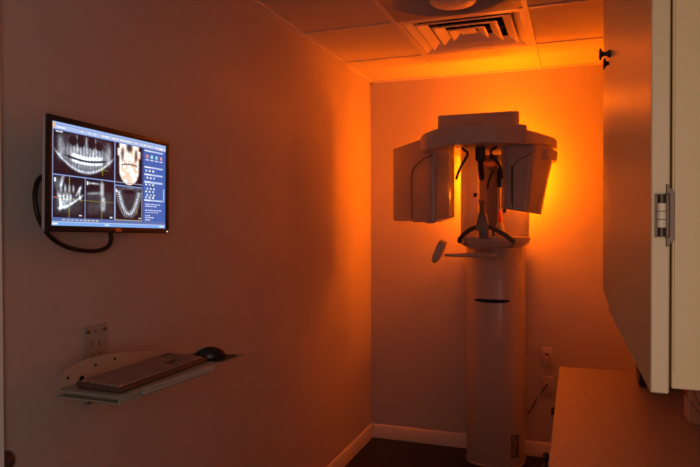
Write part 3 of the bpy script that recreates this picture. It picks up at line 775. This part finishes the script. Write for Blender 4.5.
# things on the counter under the cabinet
t = thing('black_box', 'black device standing on the countertop in the shadow under the cabinet', 'device', (1.60, 2.35, .910))
bm = B(); add_box(bm, 1.528, 1.70, 2.32, 2.45, .9105, 1.16, .006); obj('case', bm, M['blackp'], t)
bm = B(); add_box(bm, 1.545, 1.685, 2.3165, 2.322, .935, 1.14, .002); obj('front_panel', bm, M['black'], t)
t = thing('tissue_box', 'pink printed cardboard box with a red and white side on the countertop at right', 'box', (1.68, 1.985, .910))
TX, TY = 1.622, 1.93
bm = B(); add_box(bm, TX, TX + .12, TY, TY + .10, .9105, 1.10, .001, 1); cb = obj('carton', bm, M['pink'], t)
bm = B(); add_box(bm, TX - .0012, TX - .0002, TY + .001, TY + .099, .912, 1.098); obj('side_panel', bm, M['white'], cb, 'white side with small print')
bm = B(); add_box(bm, TX - .0024, TX - .0013, TY + .050, TY + .099, .972, 1.098); obj('red_corner', bm, M['red'], cb, 'red corner of the side')
bm = B()
for k in range(14):
    y = TY + .008 + .006 * (k % 4); z = .965 + k * .008; add_box(bm, TX - .0022, TX - .0013, y, y + .018, z, z + .0025)
obj('side_print', bm, M['maroon'], cb)
bm = B()
for k in range(6):
    r = .045 + k * .014; pts = []
    for j in range(22):
        a = PI * (.95 + .62 * j / 21); x = TX + .105 + r * math.cos(a); z = 1.035 + r * 1.15 * math.sin(a)
        if TX + .003 < x < TX + .117 and .914 < z < 1.096: pts.append((x, TY - .0004, z))
    if len(pts) > 3: add_tube(bm, pts, .0013, 6)
add_lathe(bm, [(.016, -.0012), (.016, 0)], (TX + .050, TY, 1.045), 'Y', 24)
obj('printed_curves', bm, M['maroon'], cb)

# ------------------------------------------------------------ light
def light(name, typ, loc, power, col, size=.1, rot=(0, 0, 0), sy=None, spread=None):
    l = bpy.data.lights.new(name, typ); l.energy = power; l.color = col
    if typ == 'AREA':
        l.size = size
        if sy: l.shape = 'RECTANGLE'; l.size_y = sy
        if spread: l.spread = spread
    else: l.shadow_soft_size = size
    o = bpy.data.objects.new(name, l); COL.objects.link(o); o.location = loc; o.rotation_euler = rot; return o
ORG = (1.0, .138, .0)
light('lamp_top', 'POINT', (.93, 3.80, 2.13), 5, ORG, .05)
light('lamp_behind', 'POINT', (.745, 3.98, 1.76), 19, ORG, .05)
light('lamp_behind_low', 'POINT', (.985, 3.98, 1.76), 22, ORG, .05)
light('lamp_behind_tube', 'POINT', (1.08, 3.70, 1.70), 4.5, ORG, .03)
light('fill_light', 'AREA', (1.50, -.42, 1.42), 5.6, (1.0, .74, .68), .55, (PI / 2, 0, math.radians(46)), 1.1)  # unseen soft fill added behind the camera, turned leftward; no doorway there

w = bpy.data.worlds.new('World'); SC.world = w; w.use_nodes = True
w.node_tree.nodes['Background'].inputs[0].default_value = (.02, .015, .015, 1); w.node_tree.nodes['Background'].inputs[1].default_value = .1

# ------------------------------------------------------------ camera
F, YAW, PIT, ROL = 625.42, .345723, -.013315, -.00285
cy_, sy_ = math.cos(YAW), math.sin(YAW)
f = Vector((-sy_ * math.cos(PIT), cy_ * math.cos(PIT), math.sin(PIT))); r = Vector((cy_, sy_, 0)); u = r.cross(f)
r2 = math.cos(ROL) * r + math.sin(ROL) * u; u2 = -math.sin(ROL) * r + math.cos(ROL) * u
cam = bpy.data.cameras.new('camera'); cam.sensor_width = 36; cam.lens = 36 * F / 700; cam.clip_start = .02
co_ = bpy.data.objects.new('camera', cam); COL.objects.link(co_)
mw = Matrix((( r2.x, u2.x, -f.x, 1.32368), (r2.y, u2.y, -f.y, 0), (r2.z, u2.z, -f.z, 1.46039), (0, 0, 0, 1)))
co_.matrix_world = mw; SC.camera = co_
SC.view_settings.view_transform = 'Standard'; SC.view_settings.look = 'None'; SC.view_settings.gamma = 1; SC.view_settings.exposure = 0
try: SC.view_settings.use_curve_mapping = False
except Exception: pass
